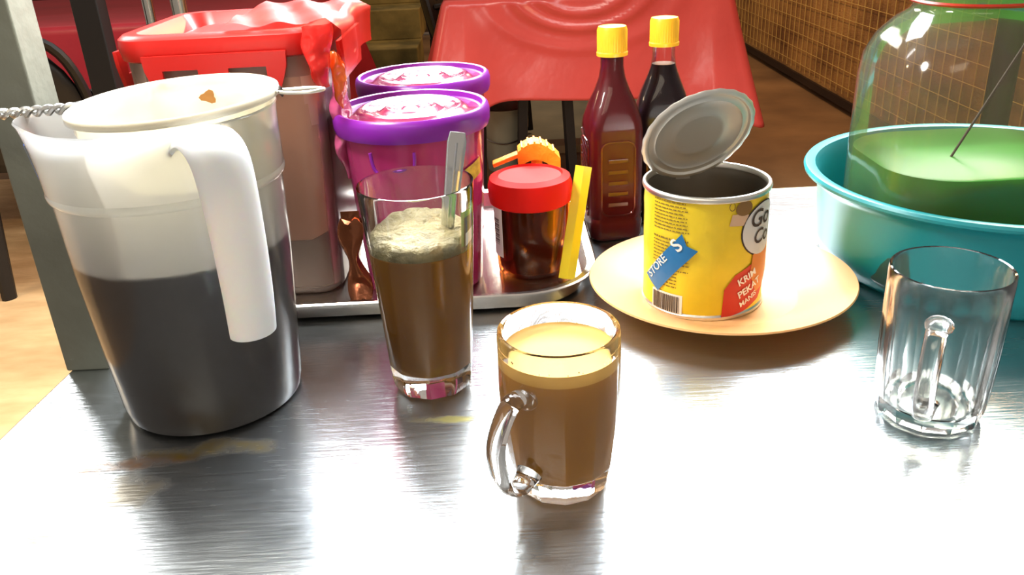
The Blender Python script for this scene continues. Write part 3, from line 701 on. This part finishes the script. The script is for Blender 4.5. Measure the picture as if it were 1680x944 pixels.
for k in range(9):
    a = random.uniform(-1.2, 1.2); r_ = random.uniform(.012, .029) if k > 4 else .0296; s = random.uniform(.00025, .0005)
    bmesh.ops.create_icosphere(bb, subdivisions=1, radius=s, matrix=Matrix.Translation((r_ * math.sin(a), -r_ * math.cos(a), .0896)))
ob = obj('foam_specks', bb, M['bubble'], mg); ob['kind'] = 'stuff'
QO = [(0, .0035), (.022, .0030), (.0265, .0008), (.0290, .0), (.0318, .002), (.0330, .007), (.0342, .020), (.0352, .045), (.0357, .070), (.0356, .088), (.0358, .100), (.0354, .1022), (.0347, .1028)]
QI = [(.0338, .1022), (.0335, .100), (.0334, .088), (.0331, .070), (.0324, .045), (.0312, .024), (.0300, .0120), (.023, .0085), (0, .008)]
mug('glass_mug', 'empty clear glass mug standing in front of the teal basin', (.2695, .474, T), QO, QI, math.radians(-32), .0345, M['glass_worn'], 12, attach=(.078, .022), reach=.024)

# ------------------------------------------------------------------ red capped jar, sticks, straws
RJ = (.021, .743)
rj = thing('condiment_jar', 'clear jar of dark coffee powder with domed red lid, right of the tall glass', 'jar', (*RJ, TZ))
obj('jar_body', lathe([(0, 0), (.030, 0), (.0325, .003), (.0335, .02), (.0345, .075), (.0330, .080), (.0318, .080), (.0325, .074), (.0318, .02), (.030, .004), (0, .002)], 64), M['amber_clear'], rj, 40)
obj('dark_contents', lathe([(0, .003), (.0295, .0045), (.0312, .02), (.0316, .058), (.029, .066), (.015, .0695), (0, .070)], 64), M['dark_glass'], rj, 50)
obj('lid', lathe([(.0345, .066), (.0372, .068), (.0380, .074), (.0382, .083), (.0365, .0895), (.030, .0925), (.0285, .0905), (.012, .0900), (0, .0902), (0, .087), (.034, .086), (.0345, .079)], 80,
                  lambda a, r, z: r + (.00025 * math.cos(a * 40) if .07 < z < .088 and r > .034 else 0)), M['red_cap'], rj, 40)
obj('barcode_label', patch([(-.008, -.024), (.008, -.024), (.0085, .024), (-.0085, .024)], cylmap(.0350, math.radians(-64), .044), 6), M['white_tag'], rj, label='white barcode label')
bb = bmesh.new()
for k in range(16):
    z = -.012 + k * .0016; t_ = .0005 + .0005 * ((k * 7) % 3)
    q = patch([(-.004, z), (.004, z), (.004, z + t_), (-.004, z + t_)], cylmap(.0354, math.radians(-64), .044), 3)
    m0 = bpy.data.meshes.new('t'); q.to_mesh(m0); q.free(); bb.from_mesh(m0); bpy.data.meshes.remove(m0)
obj('barcode', bb, M['grey_tag'], rj)
def stick(name, label, a, b_, wv, dp, m, cat, grp=None):
    a, b_ = Vector(a), Vector(b_); t = thing(name, label, cat, a, group=grp); d = b_ - a
    bm = bmesh.new(); q = d.to_track_quat('Z', 'Y').to_matrix().to_4x4()
    return t, d, q
t, d, q = stick('plastic_ladle', 'flat yellow plastic handle leaning against the red-lidded jar', (.050, .708, TZ + .0015), (.070, .742, T + .098), .006, .002, M['yellow'], 'utensil')
L_ = d.length
obj('blade', tube([d * (k / 8) for k in range(9)], .003, 4, flat=(.0075, .0026), up=(0, 1, 0)), M['yellow'], t, 0)
t, d, q = stick('orange_straw', 'thin orange straw standing between the red-lidded jar and the yellow handle', (.0475, .7215, TZ + .002), (.0570, .752, T + .080), .003, .003, M['orange'], 'straw')
obj('straw', tube([(0, 0, 0), d], .0022, 12), M['orange'], t); obj('straw_band', tube([d * .86, d * .90], .0026, 12), M['yellow'], t)
# orange clothes pegs behind the red lid
ob = thing('orange_scoop', 'ribbed orange plastic scoop poking up behind the red-lidded jar', 'scoop', (.028, .797, TZ - .004 + .004))
loops = []
for k in range(15):
    s = k / 14; a = math.radians(100 - 85 * s)
    loops.append([Vector((.000 + x * .0 - .016 + .040 * s, y, .082 + .026 * math.sin(PI * (.25 + .62 * s)) + z)) for x, y, z in ((0, -.012, 0), (0, .012, 0), (0, .012, -.016), (0, -.012, -.016))])
obj('scoop_bowl', loft(loops), M['orange'], ob, 30)
for k in range(6):
    s = .1 + k * .15; z = .0826 + .026 * math.sin(PI * (.25 + .62 * s)); obj('ridge', nbox((-.016 + .040 * s, 0, z), (.0016, .023, .0018)), M['orange'], ob, 0)
obj('scoop_handle', tube([(.0, 0, .001), (.002, 0, .092)], .0055, 10), M['orange'], ob)
obj('scoop_tip', nbox((-.028, -.004, .092), (.026, .014, .004), Matrix.Rotation(-.35, 4, 'Y')), M['orange'], ob, 0, .001)

# ------------------------------------------------------------------ syrup bottles
def bottle(label, loc, rot, fill, level, mfill, rib):
    t = thing('syrup_bottle', label, 'bottle', loc, rot, 'yellow capped syrup bottles')
    S = [(.0235, .010, 0), (.0262, .011, .004), (.0268, .011, .020), (.0255, .011, .024), (.0268, .011, .028), (.0268, .011, .112), (.0262, .013, .120), (.0225, .015, .134), (.0170, .0155, .148), (.0128, .0125, .160), (.0112, .011, .170), (.0110, .0108, .188)]
    obj('bottle_shell', loft([rl(h_, h_, min(r_, h_ * .99), z, 8) for h_, r_, z in S]), M['pet'], t, 40)
    lp = []
    for h_, r_, z in S:
        if z < level: lp.append(rl(h_ - .0008, h_ - .0008, min(r_, h_ * .99) - .0007, z + (.0012 if z == 0 else 0), 8))
    for i in range(len(S) - 1):
        if S[i][2] < level <= S[i + 1][2]:
            k = (level - S[i][2]) / (S[i + 1][2] - S[i][2]); h_ = S[i][0] + (S[i + 1][0] - S[i][0]) * k; r_ = S[i][1] + (S[i + 1][1] - S[i][1]) * k; lp.append(rl(h_ - .0008, h_ - .0008, min(r_, h_ * .99) - .0007, level, 8))
    obj('syrup', loft(lp), mfill, t, 40)
    # moulded grip panel on each face with ladder of ribs
    for q in range(4):
        R_ = Matrix.Rotation(q * PI / 2, 4, 'Z')
        fr = [R_ @ Vector((x, -.0273, .066 + z)) for x, z in rrect(.0165, .037, .008, 5)]
        if q in (0, 3): obj('grip_panel', tube(fr, .0009, 6, closed=True), rib, t)
        if q == 0:
            for z in (.040, .051, .062, .073, .084): obj('rib', nbox((0, -.0272, z), (.020, .0012, .0040)), rib, t, 0, .0008)
        if q == 3:
            for z in [.034 + .0085 * k for k in range(9)]:
                b_ = bmesh.new(); box(b_, (-.0272, 0, z), (.0022, .030, .0032), Matrix.Rotation(.5, 4, 'X')); obj('rib', b_, rib, t, 0, .0008)
    def kn(a, r, z): return r + .00022 * math.cos(a * 36) if .184 < z < .205 and r > .013 else r
    obj('cap', lathe([(.0125, .1805), (.0147, .1805), (.0148, .1835), (.0141, .1845), (.0141, .2040), (.0130, .2072), (.006, .2082), (0, .2082), (0, .2060), (.0115, .2050), (.0115, .182)], 72, kn), M['cap_yellow'], t, 35)
    return t
bottle('yellow-capped square bottle filled to the neck with dark red syrup, the left one', (.106, .826, T), math.radians(6), 1, .187, M['syrup_red'], M['pet_rib'])
bottle('yellow-capped bottle of near-black syrup with clear empty neck, behind the open tin', (.163, .868, T), math.radians(-5), 1, .163, M['syrup_black'], M['pet_rib'])

# ------------------------------------------------------------------ plate and milk tin
pt = thing('dinner_plate', 'cream-orange melamine plate under the opened yellow milk tin', 'plate', (.1775, .662, T))
obj('plate', lathe([(0, .0015), (.052, .0015), (.054, 0), (.060, 0), (.062, .003), (.085, .0105), (.104, .0175), (.1095, .0195), (.1108, .0205), (.1100, .0217), (.104, .0198), (.086, .0130), (.070, .0075), (.0655, .0050), (.063, .0042), (0, .0040)], 120), M['plate'], pt, 50)
CN = (.161, .658); CR = .0492
cz = T + .0043
tin = thing('milk_tin', 'opened yellow milk tin with blue tape and lid bent up, standing on the plate', 'tin', (*CN, cz))
def dent(a, r, z):
    return r + (.0007 * noise.noise(Vector((math.sin(a) * 3, math.cos(a) * 3, z * 45))) if .006 < z < .094 else 0)
BO = [(0, .002), (.0465, .002), (.0478, .0), (.0500, .0003), (.0502, .0028), (.0488, .0042)]
obj('tin_base', lathe(BO + [(.0478, .006), (0, .006)], 80), M['tin'], tin, 40)
zz = [.0045 + .0955 * k / 16 for k in range(17)]
obj('paper_label', lathe([(CR - .0006, zz[0])] + [(CR, z) for z in zz] + [(CR - .0006, zz[-1])], 120, dent), M['can_yellow'], tin, 50)
obj('tin_wall', lathe([(.0482, .006), (.0482, .100), (.0475, .100)] + [(.0475 - (.0007 if k % 2 else 0), .096 - k * .0045) for k in range(18)] + [(.0470, .008), (0, .008)], 96), M['tin_in'], tin, 60, label='ribbed grey inside of the tin')
obj('rim', lathe([(.0482, .0985), (.0508, .0990), (.0514, .1010), (.0508, .1032), (.0490, .1038), (.0476, .1028), (.0474, .0990)], 96, closed=True), M['tin'], tin, 60)
obj('milk_residue', lathe([(0, .0085), (.0465, .0085), (.0465, .0095), (0, .0095)], 60), M['milk_foam'], tin)
def cm(a, z, e=.0007): return lambda u, v: ((CR + e) * math.sin(math.radians(a) + u / CR), -(CR + e) * math.cos(math.radians(a) + u / CR), z - .0043 + v)
# all z below are heights above the table, angles in degrees around the tin
def join(list_):
    out = bmesh.new()
    for q in list_:
        m0 = bpy.data.meshes.new('t'); q.to_mesh(m0); q.free(); out.from_mesh(m0); bpy.data.meshes.remove(m0)
    return out
fine = []; rnd = random.Random(4)
z = .1010
for row in range(26):
    if row in (9, 10, 19): z -= .0024; continue
    x = 0; W_ = .031 + rnd.uniform(-.003, .003)
    if row > 20: W_ = .024
    bold = row == 11
    while x < W_:
        l_ = rnd.uniform(.0012, .0042); l_ = min(l_, W_ - x)
        fine.append(patch([(x, 0), (x + l_, 0), (x + l_, .0015 if bold else .0010), (x, .0015 if bold else .0010)], cm(-65, z), 2)); x += l_ + .0007
    z -= .0029
    if z < .030: break
obj('printed_text', join(fine), M['ink_soft'], tin, 0)
obj('barcode_panel', patch([(0, 0), (.0295, 0), (.0295, .018), (0, .018)], cm(-65, .0065), 6), M['white'], tin)
bars = []; x = .0015
while x < .0275:
    w_ = rnd.choice((.0004, .0007, .0011)); bars.append(patch([(x, .002), (x + w_, .002), (x + w_, .0165), (x, .0165)], cm(-65, .0065, .0011))); x += w_ + rnd.choice((.0004, .0007))
obj('barcode', join(bars), M['ink'], tin, 0)
# blue tape strip, slanted
def tp(a, z): return (math.radians(a) * CR, z)
poly = [tp(-76, .033), tp(-57, .0235), tp(-38, .0445), tp(-18, .0645), tp(-28.5, .068), tp(-33, .0775)]
obj('blue_tape', patch(poly, cm(0, 0, .0012), 10), M['blue_tape'], tin, 30, label='strip of blue store tape with white letters')
ang_t = math.atan2(.0645 - .0235, math.radians(39) * CR)
f0 = cm(-66.5, .0325, .0017)
obj('tape_letters', join([text_bm('STORE', .0092, f0, ang_t, .0001), text_bm('S', .0150, cm(-36, .0615, .0017), ang_t, .0003)]), M['white'], tin, 0)
# oval badge
ov = [(.0235 * math.cos(2 * PI * k / 40), .0215 * math.sin(2 * PI * k / 40)) for k in range(40)]
obj('oval_border', patch([(x * 1.05, y * 1.05) for x, y in ov], cm(49, .0765, .0008), 10), M['ink'], tin, 30)
obj('oval_badge', patch(ov, cm(49, .0765, .0012), 10), M['oval'], tin, 30)
obj('badge_letters', join([text_bm('Go', .0200, cm(28.5, .0800, .0018), 0, .0002, .15), text_bm('Co', .0170, cm(34, .0655, .0018), 0, .0002, .15)]), M['ink'], tin, 0)
obj('cup_picture', patch([(.0075 * math.cos(2 * PI * k / 20), .0060 * math.sin(2 * PI * k / 20)) for k in range(20)], cm(22, .0975, .0010), 5), M['brown_print'], tin, 30)
obj('cup_picture', patch([(-.008, -.005), (.004, -.006), (.0085, .002), (.003, .004), (-.006, .004)], cm(17.5, .0895, .0009), 5), M['beige_print'], tin, 30)
obj('cup_picture', tube([cm(10, .1000, .0009)(.0022 * math.cos(a), .0032 * math.sin(a)) for a in [2 * PI * k / 12 for k in range(12)]], .0003, 4, closed=True), M['brown_print'], tin)
rb = [tp(5.5, .0060), tp(7, .0310), tp(17, .0425), tp(33, .0480), tp(54, .0540), tp(64, .030), tp(50, .0150), tp(28, .0090)]
obj('red_ribbon', patch(rb, cm(0, 0, .0009), 10), M['can_red'], tin, 30)
obj('orange_flourish', patch([tp(34, .040), tp(36, .0565), tp(50, .0590), tp(70, .062), tp(72, .036), tp(56, .024), tp(44, .022)], cm(0, 0, .0011), 10), M['can_orange'], tin, 30)
obj('ribbon_letters', join([text_bm('KRIM', .0085, cm(21, .0325, .0017), .38, .0002), text_bm('PEKAT', .0085, cm(22, .0215, .0017), .38, .0002), text_bm('MANIS', .0065, cm(24, .0135, .0017), .38, .0001)]), M['white'], tin, 0)
# lid: ringed disc hinged at the rear-left of the rim
nl = Vector((.22, -.84, -.50)).normalized(); upv = (Vector((0, 0, 1)) - nl * nl.z).normalized(); sdv = upv.cross(nl)
rim_pt = Vector((-.010, .0430, .0935)); RL = .0462; cen = rim_pt + upv * (RL * 1.04)
RM = Matrix(((sdv.x, upv.x, nl.x, cen.x), (sdv.y, upv.y, nl.y, cen.y), (sdv.z, upv.z, nl.z, cen.z), (0, 0, 0, 1)))
bm = lathe([(0, .0006), (.018, .0006), (.020, .0012), (.022, .0004), (.034, .0004), (.0355, .0014), (.0370, .0004), (.0405, .0003), (.0420, .0018), (.0440, .0016), (.0458, .0006), (.0462, -.0002), (.0455, -.0008), (.0436, .0004), (.0410, -.0008), (0, -.0006)], 96,
           lambda a, r, z: r + (.00035 * math.sin(a * 23) if r > .0450 else 0))
for v in bm.verts: v.co *= 1.04; v.co.z += .0012 * math.sin(v.co.x * 55) * (abs(v.co.x) / .046) + .0015 * (v.co.y / .046) ** 2; v.co = RM @ v.co
obj('lid', bm, M['tin_lid'], tin, 40, label='round silver lid bent upright')
obj('hinge_strip', nbox(rim_pt + Vector((0, .0005, .0)), (.012, .0016, .006)), M['tin'], tin, 0)

# ------------------------------------------------------------------ basin, clear jar
BN = (.427, .717)
ba = thing('wash_basin', 'round teal plastic basin holding the tall clear jar', 'basin', (*BN, T))
obj('basin', lathe([(0, .002), (.118, .002), (.120, 0), (.130, .0), (.137, .006), (.140, .020), (.1445, .070), (.150, .078), (.1545, .0795), (.1570, .0815), (.1575, .0840), (.1560, .0862), (.1530, .0870), (.1475, .0855), (.1430, .0780), (.1400, .055), (.1375, .020), (.134, .008), (.128, .0042), (0, .0040)], 128), M['basin'], ba, 40)
jr = thing('drink_jar', 'tall clear plastic jar of green drink standing in the teal basin', 'jar', (.392, .692, T + .0044))
bx_, by_, cr_ = .0900, .0790, .052
def jl(e, z, rr=None): return rl(bx_ + e, by_ + e, cr_ if rr is None else rr, z, 12)
S = [jl(-.010, 0), jl(-.003, .003), jl(0, .010), jl(.0005, .10), jl(0, .166), jl(-.002, .184), jl(-.008, .200), jl(-.018, .213, .05), jl(-.026, .220, .05), jl(-.028, .224, .048), jl(-.027, .240, .048)]
def flute(lp, am):
    out = []
    for (x, y, z) in lp:
        k = am if .02 < z < .20 else 0
        d = Vector((x, y, 0)); l = d.length; d.normalize(); q = k * (.5 + .5 * math.cos(x * 140)) if abs(y) > by_ * .95 else 0
        out.append((x - d.x * q * .0, y - (math.copysign(q, y)), z))
    return out
obj('jar_body', loft([flute(l, .0022) for l in S]), M['clear_jar'], jr, 50)
obj('neck_ring', loft([rl(bx_ - .026, by_ - .026, .048, .2265, 12), rl(bx_ - .0245, by_ - .0245, .049, .228, 12), rl(bx_ - .026, by_ - .026, .048, .2295, 12)], cap0=False, cap1=False), M['red_film'], jr, 60, label='reddish rim ring')
obj('green_drink', loft([jl(-.012, .0012), jl(-.0048, .0045), jl(-.0030, .012), jl(-.0030, .1035), jl(-.0050, .1045)]), M['green_liquid'], jr, 40)
sr = thing('stirring_rod', 'thin dark rod slanting down into the green drink', 'rod', (.392, .692, T + .0044))
obj('rod', tube([(-.055, -.030, .0065), (-.025, -.012, .1016), (.031, .008, .188), (.056, .016, .236), (.075, .022, .300)], .0011, 8), M['rod'], sr)
obj('rod_grip', tube([(.060, .0173, .250), (.075, .022, .300)], .0017, 8), M['rod'], sr)

# ------------------------------------------------------------------ pieces that belong to a part become its children
SUB = {'lid_window': 'lid', 'clip': 'lid', 'lid_panel': 'lid', 'lid_tab': 'lid', 'barcode': ('barcode_panel', 'barcode_label'), 'tape_letters': 'blue_tape', 'badge_letters': 'oval_badge',
       'ribbon_letters': 'red_ribbon', 'sticker_panel': 'price_sticker', 'rib': 'grip_panel', 'handle_ridge': 'spoon_handle', 'straw_band': 'straw', 'ridge': 'scoop_bowl',
       'wire_knot': 'hook_loop', 'coffee_spot': 'cloth_bag', 'crimped_seal': 'pouch', 'green_band': 'wrapper', 'foam_specks': 'foam', 'hinge_strip': 'lid', 'neck_ring': 'jar_body', 'printed_outline': 'jug_body', 'oval_border': 'oval_badge'}
for root in [o for o in list(C.objects) if o.parent is None and o.type == 'EMPTY']:
    kids = list(root.children); by = {}
    for q in kids: by.setdefault(q.name.split('.')[0], q)
    for q in kids:
        tgt = SUB.get(q.name.split('.')[0])
        if not tgt: continue
        for n_ in ((tgt,) if isinstance(tgt, str) else tgt):
            if n_ in by and by[n_] is not q: q.parent = by[n_]; break
